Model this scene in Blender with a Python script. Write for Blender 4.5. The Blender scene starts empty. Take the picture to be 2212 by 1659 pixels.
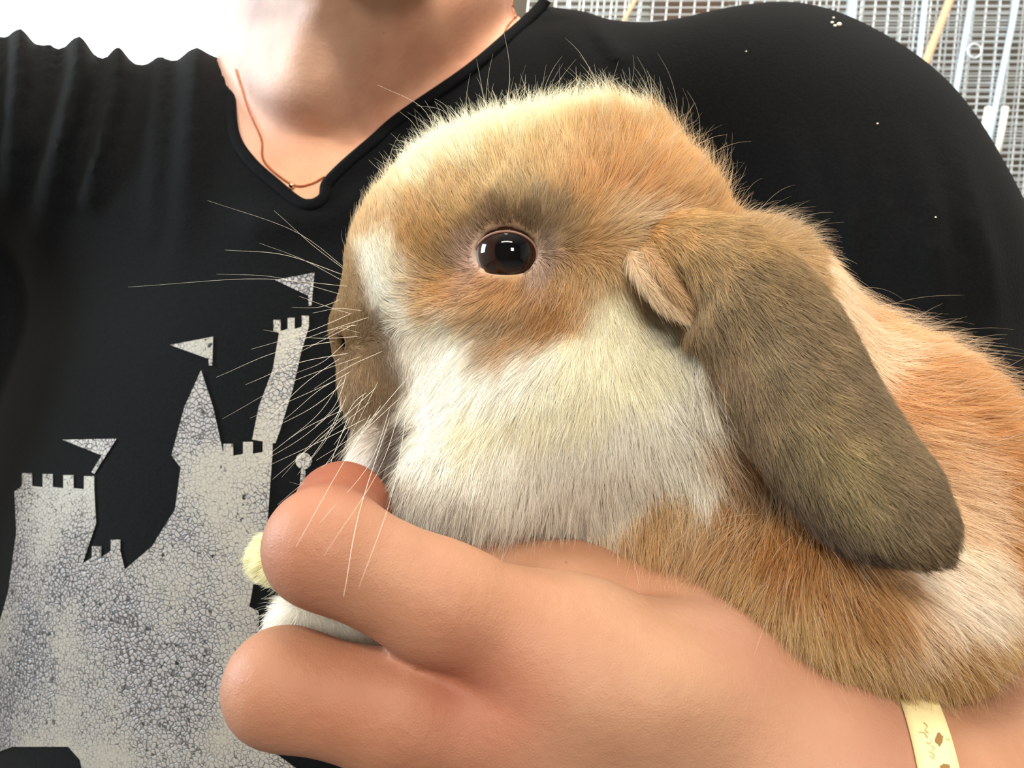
import bpy, bmesh, math, random
import numpy as np
from mathutils import Vector, kdtree
from mathutils.bvhtree import BVHTree
from mathutils.geometry import delaunay_2d_cdt

rng = np.random.default_rng(7)
random.seed(7)
PI = math.pi
F = 1700.0                      # focal length in pixels of the 2212 wide frame
CH = 1.30                       # height of the camera above the floor
D = bpy.data
SC = bpy.context.scene
COL = SC.collection

# ------------------------------------------------------------------ camera, world, lights, exposure
cam = D.cameras.new('camera'); camo = D.objects.new('camera', cam); COL.objects.link(camo)
camo.location = (0, 0, CH); camo.rotation_euler = (PI/2, 0, 0)
cam.sensor_width = 36; cam.lens = F/2212*36; cam.clip_start = 0.01; cam.clip_end = 60
cam.dof.use_dof = True; cam.dof.focus_distance = 0.17; cam.dof.aperture_fstop = 40
SC.camera = camo
SC.view_settings.view_transform = 'Standard'; SC.view_settings.look = 'None'
SC.view_settings.exposure = 0.15; SC.view_settings.gamma = 1.0; SC.view_settings.use_curve_mapping = False
w = D.worlds.new('overcast_sky'); SC.world = w; w.use_nodes = True
w.node_tree.nodes['Background'].inputs[0].default_value = (0.93, 0.97, 1.0, 1)
w.node_tree.nodes['Background'].inputs[1].default_value = 3.2
cy = SC.cycles
cy.max_bounces = 7; cy.diffuse_bounces = 4; cy.glossy_bounces = 3; cy.transmission_bounces = 3; cy.transparent_max_bounces = 4
cy.sample_clamp_indirect = 4.0
SC.cycles_curves.shape = 'RIBBONS'
SC.render.hair_type = 'STRIP'

def area(name, loc, target, sx, sy, power, col):
    l = D.lights.new(name, 'AREA'); l.shape = 'RECTANGLE'; l.size = sx; l.size_y = sy; l.energy = power; l.color = col
    o = D.objects.new(name, l); COL.objects.link(o); o.location = loc
    d = Vector(target)-Vector(loc); o.rotation_euler = d.to_track_quat('-Z', 'Y').to_euler()
    return o
TG = (0.0, 0.18, CH)
area('tube_lamp', (-0.10, -1.45, 2.55), TG, 1.2, 0.10, 38, (1.0, 0.91, 0.76))
area('front_fill_light', (0.75, -2.5, 1.85), TG, 0.45, 0.45, 34, (1.0, 0.93, 0.82))  # added frontal fill to lift the neck; also gives the eye a second highlight
area('overhead_lamp', (0.15, 0.05, 3.0), TG, 1.4, 0.5, 30, (1.0, 0.91, 0.76))
area('doorway_daylight', (-2.3, 0.35, 2.0), (-0.3, 0.3, CH+0.05), 0.8, 0.8, 75, (0.74, 0.90, 1.0))
area('cage_fill_light', (1.3, 0.5, 2.9), (0.9, 1.5, CH+0.6), 0.8, 0.5, 13, (0.93, 0.97, 1.0))  # added fill that brightens the cages, not a fixture of the room

# ------------------------------------------------------------------ helpers
def P(px, py, d):
    return np.array([(px-1106.0)/F*d, d, (829.5-py)/F*d])
def lin(c):
    c = np.asarray(c, float)/255.0
    return np.where(c <= 0.04045, c/12.92, ((c+0.055)/1.055)**2.4)
def M(name):
    m = D.materials.new(name); m.use_nodes = True
    return m, m.node_tree, m.node_tree.nodes['Principled BSDF']
def simple(name, rgb, rough=0.6, metal=0.0, srgb=True):
    m, nt, b = M(name)
    c = lin(rgb) if srgb else rgb
    b.inputs['Base Color'].default_value = (*c, 1); b.inputs['Roughness'].default_value = rough
    b.inputs['Metallic'].default_value = metal
    return m
def link(name, data, parent=None, origin=None):
    o = D.objects.new(name, data); COL.objects.link(o)
    if parent: o.parent = parent
    return o
ORG = {}                                  # world origin (camera frame) of each top-level root
def root(name, label, cat, loc, group=None):
    o = D.objects.new(name, None); COL.objects.link(o); o.empty_display_size = 0.02
    o.location = (loc[0], loc[1], loc[2]+CH)
    o['label'] = label; o['category'] = cat
    if group: o['group'] = group
    ORG[o.name] = np.array(loc, float)
    return o
def npmesh(name, v, f, mat, parent=None, org=None, smooth=True, col=None):
    """v, f in the camera frame; becomes a mesh relative to its root's origin."""
    org = np.zeros(3) if org is None else org
    me = D.meshes.new(name)
    v = np.asarray(v, np.float64)-org
    if isinstance(f, np.ndarray):
        n = f.shape[1]
        me.vertices.add(len(v)); me.vertices.foreach_set('co', v.astype(np.float32).ravel())
        me.loops.add(f.size); me.loops.foreach_set('vertex_index', f.astype(np.int32).ravel())
        me.polygons.add(len(f)); me.polygons.foreach_set('loop_start', np.arange(0, f.size, n, dtype=np.int32))
        me.update(calc_edges=True); me.validate()
    else:
        me.from_pydata(v.tolist(), [], f)
    me.polygons.foreach_set('use_smooth', [smooth]*len(me.polygons))
    if col is not None:
        a = me.attributes.new('tint', 'FLOAT_COLOR', 'POINT')
        a.data.foreach_set('color', np.concatenate([col, np.ones((len(col), 1))], 1).astype(np.float32).ravel())
    if mat: me.materials.append(mat)
    o = link(name, me, parent)
    if parent is None: o.location = (org[0], org[1], org[2]+CH)
    return o

# --- signed distance modelling
def smin(a, b, k):
    h = np.clip(0.5+0.5*(b-a)/k, 0, 1)
    return b+(a-b)*h-k*h*(1-h)
def ell(p, c, r):
    q = p-c
    r = np.asarray(r, np.float32)
    k0 = np.sqrt(((q/r)**2).sum(-1)); k1 = np.sqrt(((q/(r*r))**2).sum(-1))+1e-9
    return k0*(k0-1)/k1
def cone(p, a, b, ra, rb, flat=1.0):
    a = a.astype(np.float32); b = b.astype(np.float32)
    ab = b-a
    h = np.clip(((p-a)@ab)/(ab@ab), 0, 1)
    q = p-a-h[..., None]*ab
    if flat != 1.0: q = q*np.array([1, flat, 1], np.float32)
    return np.sqrt((q*q).sum(-1))-(ra+(rb-ra)*h)
def E(px, py, d, rx, rz, ry):             # ellipsoid authored in pixels at depth d, ry in metres
    s = d/F
    c = P(px, py, d).astype(np.float32)
    return lambda p: ell(p, c, (rx*s, ry, rz*s))
def Cn(A, B, flat=1.0):                   # A, B = (px, py, d, radius px)
    a, b = P(*A[:3]), P(*B[:3])
    return lambda p: cone(p, a, b, A[3]*A[2]/F, B[3]*B[2]/F, flat)
def chain(pts, flat=1.0):
    return [Cn(pts[i], pts[i+1], flat) for i in range(len(pts)-1)]
def poly_sd(x, y, poly):                  # 2-D signed distance to a polygon
    v = np.asarray(poly, np.float32); n = len(v)
    d = np.full(x.shape, 1e9, np.float32); s = np.ones(x.shape, np.float32)
    for i in range(n):
        j = (i-1) % n
        ex, ey = v[j]-v[i]; wx = x-v[i][0]; wy = y-v[i][1]
        t = np.clip((wx*ex+wy*ey)/(ex*ex+ey*ey), 0, 1)
        bx = wx-ex*t; by = wy-ey*t
        d = np.minimum(d, bx*bx+by*by)
        c1 = y >= v[i][1]; c2 = y < v[j][1]; c3 = ex*wy > ey*wx
        flip = (c1 & c2 & c3) | (~c1 & ~c2 & ~c3)
        s = np.where(flip, -s, s)
    return s*np.sqrt(d)
def surface(fn, lo, hi, vx):
    lo = np.asarray(lo, float); hi = np.asarray(hi, float)
    n = np.ceil((hi-lo)/vx).astype(int)+1
    ax = [np.float32(lo[i]+vx*np.arange(n[i])) for i in range(3)]
    S = np.empty(n, np.float32)
    step = max(1, int(1.2e6/(n[1]*n[2])))
    for i in range(0, n[0], step):
        g = np.stack(np.meshgrid(ax[0][i:i+step], ax[1], ax[2], indexing='ij'), -1)
        S[i:i+step] = fn(g)
    S[0] = S[-1] = np.maximum(1e-3, S[0]*0+1e-3)
    S[:, 0] = 1e-3; S[:, -1] = 1e-3; S[:, :, 0] = 1e-3; S[:, :, -1] = 1e-3
    ins = S < 0
    nx, ny, nz = S.shape
    cell = np.zeros((nx-1, ny-1, nz-1), np.int8)
    corners = [(a, b, c) for a in (0, 1) for b in (0, 1) for c in (0, 1)]
    for a, b, c in corners:
        cell += ins[a:nx-1+a, b:ny-1+b, c:nz-1+c]
    act = (cell > 0) & (cell < 8)
    I, J, K = np.nonzero(act)
    vid = np.full(act.shape, -1, np.int32); vid[I, J, K] = np.arange(len(I))
    acc = np.zeros((len(I), 3)); cnt = np.zeros(len(I))
    for a in corners:
        for k in range(3):
            if a[k]: continue
            b = list(a); b[k] = 1
            va = S[I+a[0], J+a[1], K+a[2]].astype(float); vb = S[I+b[0], J+b[1], K+b[2]].astype(float)
            m = (va < 0) != (vb < 0)
            t = np.where(m, va/(va-vb+1e-30), 0)
            pt = np.tile(np.array(a, float), (len(I), 1)); pt[:, k] += t
            acc[m] += pt[m]; cnt[m] += 1
    v = (acc/cnt[:, None]+np.stack([I, J, K], 1))*vx+lo
    faces = []
    for k in range(3):
        u, w_ = (k+1) % 3, (k+2) % 3
        sa = [slice(1, -1)]*3; sb = [slice(1, -1)]*3
        sa[k] = slice(0, -1); sb[k] = slice(1, None)
        A = ins[tuple(sa)]; B = ins[tuple(sb)]
        for flip in (False, True):
            m = (A & ~B) if not flip else (~A & B)
            idx = np.array(np.nonzero(m))
            for q in range(3):
                if q != k: idx[q] += 1
            def cid(du, dw):
                c = idx.copy(); c[u] -= du; c[w_] -= dw
                return vid[c[0], c[1], c[2]]
            quad = [cid(1, 1), cid(0, 1), cid(0, 0), cid(1, 0)]
            if flip: quad = quad[::-1]
            faces.append(np.stack(quad, 1))
    f = np.concatenate(faces)
    f = f[(f >= 0).all(1)]
    return v, f
def relax(v, f, it=2, lam=0.5):
    e = np.concatenate([f[:, [0, 1]], f[:, [1, 2]], f[:, [2, 3]], f[:, [3, 0]]])
    for _ in range(it):
        s = np.zeros_like(v); c = np.zeros(len(v))
        for a, b in ((0, 1), (1, 0)):
            for k in range(3): s[:, k] += np.bincount(e[:, a], v[e[:, b], k], len(v))
            c += np.bincount(e[:, a], minlength=len(v))
        v = v+lam*(s/np.maximum(c, 1)[:, None]-v)
    return v
def vnormals(v, f):
    n = np.cross(v[f[:, 2]]-v[f[:, 0]], v[f[:, 3]]-v[f[:, 1]])
    out = np.zeros_like(v)
    for q in range(4):
        for k in range(3): out[:, k] += np.bincount(f[:, q], n[:, k], len(v))
    return out/(np.linalg.norm(out, axis=1)[:, None]+1e-12)
def bvh(v, f):
    return BVHTree.FromPolygons([Vector(a) for a in v], [tuple(int(q) for q in a) for a in f])
def hit(tree, px, py):
    d = Vector(P(px, py, 1.0)).normalized()
    h = tree.ray_cast(Vector((0, 0, 0)), d)
    return h[0], h[1]
def interp(pts, ap, av, sig):
    out = np.empty((len(pts), av.shape[1]))
    for i in range(0, len(pts), 40000):
        d2 = ((pts[i:i+40000, None, :]-ap[None])**2).sum(-1)
        wgt = np.exp(-(d2-d2.min(1)[:, None])/(2*sig*sig))
        out[i:i+40000] = (wgt@av)/wgt.sum(1)[:, None]
    return out
def wave(p, freq, seed, n=6):             # cheap smooth noise made of sines, -1..1
    r = np.random.default_rng(seed); o = np.zeros(len(p))
    for _ in range(n):
        k = r.normal(size=3)*freq; o += np.sin(p@k+r.uniform(0, 6.28))
    return o/n*1.6
def tube(pts, r, ns=6, closed=False):
    pts = [Vector(p) for p in pts]; v = []; f = []; n = len(pts)
    if not hasattr(r, '__len__'): r = [r]*n
    up = Vector((0.31, 0.22, 0.9))
    for i, p in enumerate(pts):
        a = pts[(i-1) % n] if (closed or i > 0) else p; b = pts[(i+1) % n] if (closed or i < n-1) else p
        t = (b-a).normalized(); s = t.cross(up)
        if s.length < 0.1: s = t.cross(Vector((1, 0, 0)))
        s.normalize(); q = s.cross(t)
        for k in range(ns):
            an = 2*PI*k/ns; v.append(p+(s*math.cos(an)+q*math.sin(an))*r[i])
    m = n if closed else n-1
    for i in range(m):
        for k in range(ns):
            j = (i+1) % n
            f.append((i*ns+k, i*ns+(k+1) % ns, j*ns+(k+1) % ns, j*ns+k))
    if not closed:
        f.append(tuple(range(ns))[::-1]); f.append(tuple((n-1)*ns+k for k in range(ns)))
    return [tuple(a) for a in v], f
def spline(pts, n):                       # Catmull-Rom resampling
    p = np.asarray(pts, float); p = np.vstack([2*p[0]-p[1], p, 2*p[-1]-p[-2]])
    out = []
    m = len(p)-3
    for q in np.linspace(0, m-1e-6, n):
        i = int(q); t = q-i; a, b, c, d = p[i:i+4]
        out.append(0.5*((2*b)+(c-a)*t+(2*a-5*b+4*c-d)*t*t+(3*b-a-3*c+d)*t**3))
    return np.array(out)
def ball(c, r, n=10, sc=(1, 1, 1)):
    vs = []; fs = []
    for i in range(n+1):
        for j in range(n*2):
            a = PI*i/n; b = PI*j/n
            vs.append((c[0]+r*sc[0]*math.sin(a)*math.cos(b), c[1]+r*sc[1]*math.sin(a)*math.sin(b), c[2]+r*sc[2]*math.cos(a)))
    for i in range(n):
        for j in range(n*2):
            k = (j+1) % (n*2); fs.append((i*2*n+j, (i+1)*2*n+j, (i+1)*2*n+k, i*2*n+k))
    return vs, fs
def boxm(lo, hi):
    x0, y0, z0 = lo; x1, y1, z1 = hi
    v = [(x0,y0,z0),(x1,y0,z0),(x1,y1,z0),(x0,y1,z0),(x0,y0,z1),(x1,y0,z1),(x1,y1,z1),(x0,y1,z1)]
    return v, [(0,3,2,1),(4,5,6,7),(0,1,5,4),(1,2,6,5),(2,3,7,6),(3,0,4,7)]
def merge(parts):
    v = []; f = []
    for a, b in parts:
        o = len(v); v += list(a); f += [tuple(i+o for i in q) for q in b]
    return v, f

# ------------------------------------------------------------------ materials
def tinted(name, rough, sss=0.0, bump=0.0, bscale=300, mottled=0.0, sheen=0.0, spec=0.4):
    m, nt, b = M(name); N = nt.nodes; L = nt.links
    at = N.new('ShaderNodeAttribute'); at.attribute_name = 'tint'
    src = at.outputs['Color']
    if mottled:
        nz = N.new('ShaderNodeTexNoise'); nz.inputs['Scale'].default_value = 55; nz.inputs['Detail'].default_value = 8
        tc = N.new('ShaderNodeTexCoord'); L.new(tc.outputs['Object'], nz.inputs['Vector'])
        rp = N.new('ShaderNodeValToRGB'); rp.color_ramp.elements[0].position = 0.3; rp.color_ramp.elements[1].position = 0.7
        rp.color_ramp.elements[0].color = (1-mottled, 1-1.6*mottled, 1-1.7*mottled, 1); rp.color_ramp.elements[1].color = (1.0, 1.0, 1.0, 1)
        L.new(nz.outputs['Fac'], rp.inputs['Fac'])
        mx = N.new('ShaderNodeMix'); mx.data_type = 'RGBA'; mx.blend_type = 'MULTIPLY'; mx.inputs['Factor'].default_value = 1
        L.new(src, mx.inputs['A']); L.new(rp.outputs['Color'], mx.inputs['B']); src = mx.outputs['Result']
        sp = N.new('ShaderNodeTexVoronoi'); sp.inputs['Scale'].default_value = 130; L.new(tc.outputs['Object'], sp.inputs['Vector'])
        gt = N.new('ShaderNodeMath'); gt.operation = 'LESS_THAN'; gt.inputs[1].default_value = 0.045; L.new(sp.outputs['Distance'], gt.inputs[0])
        cc = N.new('ShaderNodeSeparateColor'); L.new(sp.outputs['Color'], cc.inputs[0])
        g2 = N.new('ShaderNodeMath'); g2.operation = 'LESS_THAN'; g2.inputs[1].default_value = 0.22; L.new(cc.outputs[0], g2.inputs[0])
        g3 = N.new('ShaderNodeMath'); g3.operation = 'MULTIPLY'; L.new(gt.outputs[0], g3.inputs[0]); L.new(g2.outputs[0], g3.inputs[1])
        g4 = N.new('ShaderNodeMath'); g4.operation = 'MULTIPLY'; g4.inputs[1].default_value = 0.45; L.new(g3.outputs[0], g4.inputs[0])
        m2 = N.new('ShaderNodeMix'); m2.data_type = 'RGBA'; L.new(g4.outputs[0], m2.inputs['Factor']); L.new(src, m2.inputs['A'])
        m2.inputs['B'].default_value = (0.18, 0.07, 0.04, 1); src = m2.outputs['Result']
    L.new(src, b.inputs['Base Color'])
    b.inputs['Roughness'].default_value = rough; b.inputs['Specular IOR Level'].default_value = spec
    if sss:
        b.inputs['Subsurface Weight'].default_value = sss; b.inputs['Subsurface Radius'].default_value = (1.0, 0.45, 0.3)
        b.inputs['Subsurface Scale'].default_value = 0.002
    if sheen: b.inputs['Sheen Weight'].default_value = sheen
    if bump:
        n2 = N.new('ShaderNodeTexNoise'); n2.inputs['Scale'].default_value = bscale; n2.inputs['Detail'].default_value = 5
        vo = N.new('ShaderNodeTexVoronoi'); vo.inputs['Scale'].default_value = bscale*3; vo.feature = 'DISTANCE_TO_EDGE'
        tc2 = N.new('ShaderNodeTexCoord'); L.new(tc2.outputs['Object'], n2.inputs['Vector']); L.new(tc2.outputs['Object'], vo.inputs['Vector'])
        ad = N.new('ShaderNodeMath'); ad.operation = 'MULTIPLY_ADD'; ad.inputs[1].default_value = 0.5
        L.new(vo.outputs['Distance'], ad.inputs[0]); L.new(n2.outputs['Fac'], ad.inputs[2])
        bp = N.new('ShaderNodeBump'); bp.inputs['Strength'].default_value = bump; bp.inputs['Distance'].default_value = 0.0006
        L.new(ad.outputs[0], bp.inputs['Height']); L.new(bp.outputs[0], b.inputs['Normal'])
    return m
skin_m = tinted('skin', 0.55, sss=0.22, bump=0.3, bscale=600, mottled=0.15, spec=0.3)
hide_m = tinted('rabbit_hide', 0.9, spec=0.1)

def fur_mat(name):
    m, nt, b = M(name); N = nt.nodes; L = nt.links
    at = N.new('ShaderNodeAttribute'); at.attribute_name = 'tint'
    L.new(at.outputs['Color'], b.inputs['Base Color'])
    b.inputs['Roughness'].default_value = 0.55; b.inputs['Specular IOR Level'].default_value = 0.25
    tr = N.new('ShaderNodeBsdfTranslucent'); L.new(at.outputs['Color'], tr.inputs['Color'])
    mx = N.new('ShaderNodeMixShader'); mx.inputs[0].default_value = 0.38
    L.new(b.outputs[0], mx.inputs[1]); L.new(tr.outputs[0], mx.inputs[2])
    L.new(mx.outputs[0], N['Material Output'].inputs['Surface'])
    return m
fur_m = fur_mat('rabbit_fur')

def shirt_mat():
    m, nt, b = M('black_jersey'); N = nt.nodes; L = nt.links
    tc = N.new('ShaderNodeTexCoord')
    nz = N.new('ShaderNodeTexNoise'); nz.inputs['Scale'].default_value = 900; nz.inputs['Detail'].default_value = 3
    L.new(tc.outputs['Object'], nz.inputs['Vector'])
    rp = N.new('ShaderNodeValToRGB'); rp.color_ramp.elements[0].color = (0.0013, 0.0019, 0.0027, 1); rp.color_ramp.elements[1].color = (0.0032, 0.0038, 0.0050, 1)
    rp.color_ramp.elements[0].position = 0.35; rp.color_ramp.elements[1].position = 0.7
    L.new(nz.outputs['Fac'], rp.inputs['Fac']); L.new(rp.outputs['Color'], b.inputs['Base Color'])
    b.inputs['Roughness'].default_value = 0.85; b.inputs['Specular IOR Level'].default_value = 0.10
    b.inputs['Sheen Weight'].default_value = 0.03; b.inputs['Sheen Roughness'].default_value = 0.45
    bp = N.new('ShaderNodeBump'); bp.inputs['Strength'].default_value = 0.35; bp.inputs['Distance'].default_value = 0.0004
    L.new(nz.outputs['Fac'], bp.inputs['Height']); L.new(bp.outputs[0], b.inputs['Normal'])
    return m
shirt_m = shirt_mat()

def print_mat():
    m, nt, b = M('cracked_silver_print'); N = nt.nodes; L = nt.links
    tc = N.new('ShaderNodeTexCoord')
    wn = N.new('ShaderNodeTexNoise'); wn.inputs['Scale'].default_value = 200; wn.inputs['Detail'].default_value = 2
    L.new(tc.outputs['Object'], wn.inputs['Vector'])
    ma = N.new('ShaderNodeMix'); ma.data_type = 'VECTOR'; ma.inputs['Factor'].default_value = 0.0025
    L.new(tc.outputs['Object'], ma.inputs['A']); L.new(wn.outputs['Color'], ma.inputs['B'])
    vo = N.new('ShaderNodeTexVoronoi'); vo.feature = 'DISTANCE_TO_EDGE'; vo.inputs['Scale'].default_value = 620
    L.new(ma.outputs['Result'], vo.inputs['Vector'])
    # cracks open wider towards the middle of the print
    big = N.new('ShaderNodeTexNoise'); big.inputs['Scale'].default_value = 32; big.inputs['Detail'].default_value = 3
    L.new(tc.outputs['Object'], big.inputs['Vector'])
    rb = N.new('ShaderNodeMapRange'); rb.inputs['From Min'].default_value = 0.35; rb.inputs['From Max'].default_value = 0.72
    rb.inputs['To Min'].default_value = 0.03; rb.inputs['To Max'].default_value = 0.24
    L.new(big.outputs['Fac'], rb.inputs['Value'])
    lt = N.new('ShaderNodeMath'); lt.operation = 'DIVIDE'; L.new(vo.outputs['Distance'], lt.inputs[0]); L.new(rb.outputs[0], lt.inputs[1])
    cl = N.new('ShaderNodeMath'); cl.operation = 'MINIMUM'; cl.inputs[1].default_value = 1.0; L.new(lt.outputs[0], cl.inputs[0])
    # worn spots
    wo = N.new('ShaderNodeTexNoise'); wo.inputs['Scale'].default_value = 260; wo.inputs['Detail'].default_value = 4
    L.new(tc.outputs['Object'], wo.inputs['Vector'])
    wr = N.new('ShaderNodeMapRange'); wr.inputs['From Min'].default_value = 0.70; wr.inputs['From Max'].default_value = 0.73
    wr.inputs['To Min'].default_value = 1; wr.inputs['To Max'].default_value = 0; L.new(wo.outputs['Fac'], wr.inputs['Value'])
    mu = N.new('ShaderNodeMath'); mu.operation = 'MULTIPLY'; L.new(cl.outputs[0], mu.inputs[0]); L.new(wr.outputs[0], mu.inputs[1])
    tone = N.new('ShaderNodeValToRGB'); L.new(big.outputs['Fac'], tone.inputs['Fac'])
    tone.color_ramp.elements[0].color = (0.36, 0.35, 0.32, 1); tone.color_ramp.elements[1].color = (0.32, 0.31, 0.33, 1)
    tone.color_ramp.elements[0].position = 0.35; tone.color_ramp.elements[1].position = 0.62
    mx = N.new('ShaderNodeMix'); mx.data_type = 'RGBA'; L.new(mu.outputs[0], mx.inputs['Factor'])
    mx.inputs['A'].default_value = (0.012, 0.012, 0.014, 1); L.new(tone.outputs['Color'], mx.inputs['B'])
    L.new(mx.outputs['Result'], b.inputs['Base Color'])
    b.inputs['Roughness'].default_value = 0.5; b.inputs['Metallic'].default_value = 0.25
    bp = N.new('ShaderNodeBump'); bp.inputs['Strength'].default_value = 0.6; bp.inputs['Distance'].default_value = 0.0005
    L.new(mu.outputs[0], bp.inputs['Height']); L.new(bp.outputs[0], b.inputs['Normal'])
    return m
print_m = print_mat()

# ------------------------------------------------------------------ the setting: a barn room
def wood_mat():
    m, nt, b = M('barn_wood'); N = nt.nodes; L = nt.links
    tc = N.new('ShaderNodeTexCoord'); mp = N.new('ShaderNodeMapping'); mp.inputs['Scale'].default_value = (9, 9, 1.2)
    nz = N.new('ShaderNodeTexNoise'); nz.inputs['Scale'].default_value = 5; nz.inputs['Detail'].default_value = 6
    rp = N.new('ShaderNodeValToRGB'); rp.color_ramp.elements[0].color = (0.07, 0.045, 0.03, 1); rp.color_ramp.elements[1].color = (0.26, 0.20, 0.15, 1)
    L.new(tc.outputs['Object'], mp.inputs[0]); L.new(mp.outputs[0], nz.inputs['Vector']); L.new(nz.outputs['Fac'], rp.inputs['Fac'])
    L.new(rp.outputs['Color'], b.inputs['Base Color']); b.inputs['Roughness'].default_value = 0.85
    return m
wood_m = wood_mat()
plaster_m = simple('whitewash', (205, 200, 190), 0.9)
conc_m = simple('concrete', (120, 115, 108), 0.9)
def struct(name, lo, hi, mat):
    v, f = boxm(lo, hi); v = [(a[0], a[1], a[2]-CH) for a in v]
    o = npmesh(name, v, f, mat, smooth=False); o['kind'] = 'structure'; return o
struct('floor', (-3, -3, -0.1), (3, 2.7, 0), conc_m)
struct('ceiling', (-3, -3, 3.2), (3, 2.7, 3.3), plaster_m)
struct('wall_left', (-3.1, -3, 0), (-3, 2.7, 3.2), plaster_m)
struct('wall_right', (3, -3, 0), (3.1, 2.7, 3.2), plaster_m)
struct('wall_front', (-3, -3.1, 0), (3, -3, 3.2), wood_m)
struct('wall_back', (-0.25, 2.6, 0), (3, 2.7, 3.2), wood_m)
# boards of the back wall, each its own piece
wb = D.objects['wall_back']
x = -0.25
i = 0
bm_v, bm_f = boxm((0, 2.575, 0.02), (0.145, 2.60, 3.18))
bme = None
while x < 2.9:
    if bme is None:
        b0 = npmesh('plank', [(a[0], a[1], a[2]-CH) for a in bm_v], bm_f, wood_m, smooth=False); bme = b0.data
    else:
        b0 = link('plank', bme)
    b0.parent = wb; b0.location = (x, random.uniform(-0.006, 0.004), 0); b0.rotation_euler = (0, 0, 0)
    x += 0.152

# ------------------------------------------------------------------ person: body
neck_poly = [(498, 60), (503, 200), (512, 290), (545, 345), (655, 434), (692, 426), (697, 395), (735, 355), (860, 245), (1000, 150), (1165, 5), (1175, -500), (490, -500)]
lim_poly = [(400, 40), (425, 120), (470, 210)]+neck_poly[2:-1]+[(400, -500)]
torso = [
    (E(690, 1420, 0.44, 1, 1, 0.18), 'chest'),
]
def ellm(c, r):
    c = np.array(c, np.float32); return lambda p: ell(p, c, r)
def torso_sd(p):
    d = ellm((-0.055, 0.455, -0.13), (0.235, 0.185, 0.33))(p)
    for fn in chain([(640, 440, .375, 205), (-250, 285, .375, 215)]): d = smin(d, fn(p), 0.045)
    for fn in chain([(1080, 250, .385, 175), (1640, 280, .355, 212)]): d = smin(d, fn(p), 0.05)
    for fn in chain([(1640, 280, .355, 212), (1890, 615, .335, 262), (1990, 1050, .31, 250), (2400, 1600, .27, 300)])+[E(1790, 405, .345, 275, 275, .055)]: d = smin(d, fn(p), 0.03)
    for fn in chain([(-250, 300, .375, 220), (-300, 700, .37, 280), (-480, 1300, .36, 260)]): d = smin(d, fn(p), 0.03)
    return d
def folds(p):
    """cloth relief in metres, as a function of the place on the garment"""
    px = p[..., 0]/p[..., 1]*F+1106; py = 829.5-p[..., 2]/p[..., 1]*F
    o = np.zeros(px.shape, np.float32)
    def ridge(pts, wd, h, fade=None):
        nonlocal o
        for (x0, y0), (x1, y1) in zip(pts[:-1], pts[1:]):
            ex, ey = x1-x0, y1-y0; t = np.clip(((px-x0)*ex+(py-y0)*ey)/(ex*ex+ey*ey), 0, 1)
            d = np.hypot(px-x0-t*ex, py-y0-t*ey)
            o = np.maximum(o, h*np.exp(-(d/wd)**2)*((1-t) if fade else 1)) if h > 0 else np.minimum(o, h*np.exp(-(d/wd)**2)*((1-t) if fade else 1))
    for xs, h, wd, xe, ye in ((45, .010, 34, 20, 420), (108, .006, 20, 60, 330), (172, .011, 34, 80, 520), (258, .008, 24, 190, 430),
                       (-30, .008, 30, -60, 400), (425, .006, 34, 385, 620), (350, .004, 22, 330, 500)):
        ridge([(xs, 20), (xs-5, 150), (xe, ye)], wd, h); 
    a = o; o = np.zeros(px.shape, np.float32)
    for pts, wd, h in (([(1700, 230), (1760, 520), (1790, 950)], 22, .005), ([(1800, 200), (1840, 480), (1870, 950)], 18, .005),
                       ([(1930, 200), (2010, 450), (2050, 950)], 24, .006), ([(2050, 250), (2130, 560), (2170, 950)], 20, .005),
                       ([(1860, 200), (1930, 500), (1960, 950)], 16, .004),
                       ([(1230, 60), (1300, 200), (1330, 300)], 30, .003), ([(560, 480), (700, 470), (900, 380)], 26, .004),
                       ([(1180, 20), (1260, 35), (1330, 120)], 16, .004)):
        ridge(pts, wd*1.5, h*0.75)
    o = o*np.where(px > 1650, np.clip((py-260)/260, 0, 1)*np.clip((950-py)/400, 0, 1), 1)
    fade = np.clip((620-py)/500, 0, 1)
    return a*fade+o
def shirt_sd(p):
    d = torso_sd(p)-folds(p)
    px = p[..., 0]/p[..., 1]*F+1106; py = 829.5-p[..., 2]/p[..., 1]*F
    cut = poly_sd(px, py, neck_poly)*p[..., 1]/F
    return np.maximum(d, -cut)
def body_sd(p):
    d = torso_sd(p)+0.0045
    g = None
    for fn in chain([(800, 330, .378, 215), (800, 60, .365, 262), (770, -300, .375, 290)]): d = smin(d, fn(p), 0.03)
    d = smin(d, E(708, 15, .318, 222, 272, .036)(p), 0.007)          # soft tissue under the jaw
    d = smin(d, E(745, -110, .285, 205, 165, .030)(p), 0.012)        # chin
    d = smin(d, E(780, -420, .36, 330, 420, .075)(p), 0.02)          # face and skull
    d = smin(d, E(780, -640, .40, 380, 400, .085)(p), 0.02)
    d = smin(d, E(750, -330, .275, 55, 90, .014)(p), 0.008)          # nose
    # the skin stays under the cloth outside the neckline
    px = p[..., 0]/p[..., 1]*F+1106; py = 829.5-p[..., 2]/p[..., 1]*F
    sdp = poly_sd(px, py, lim_poly)*p[..., 1]/F
    lim = torso_sd(p)+0.0045+np.minimum(0, sdp+0.003)*1.3
    return np.where(py < -40, d, np.maximum(d, lim))
v, f = surface(shirt_sd, (-0.32, 0.2, -0.30), (0.40, 0.62, 0.24), 0.0030)
v = relax(v, f, 1, 0.4)
SHv, SHf = v, f
v2, f2 = surface(body_sd, (-0.25, 0.2, -0.25), (0.30, 0.62, 0.32), 0.0035)
v2 = relax(v2, f2, 8, 0.5)

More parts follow.
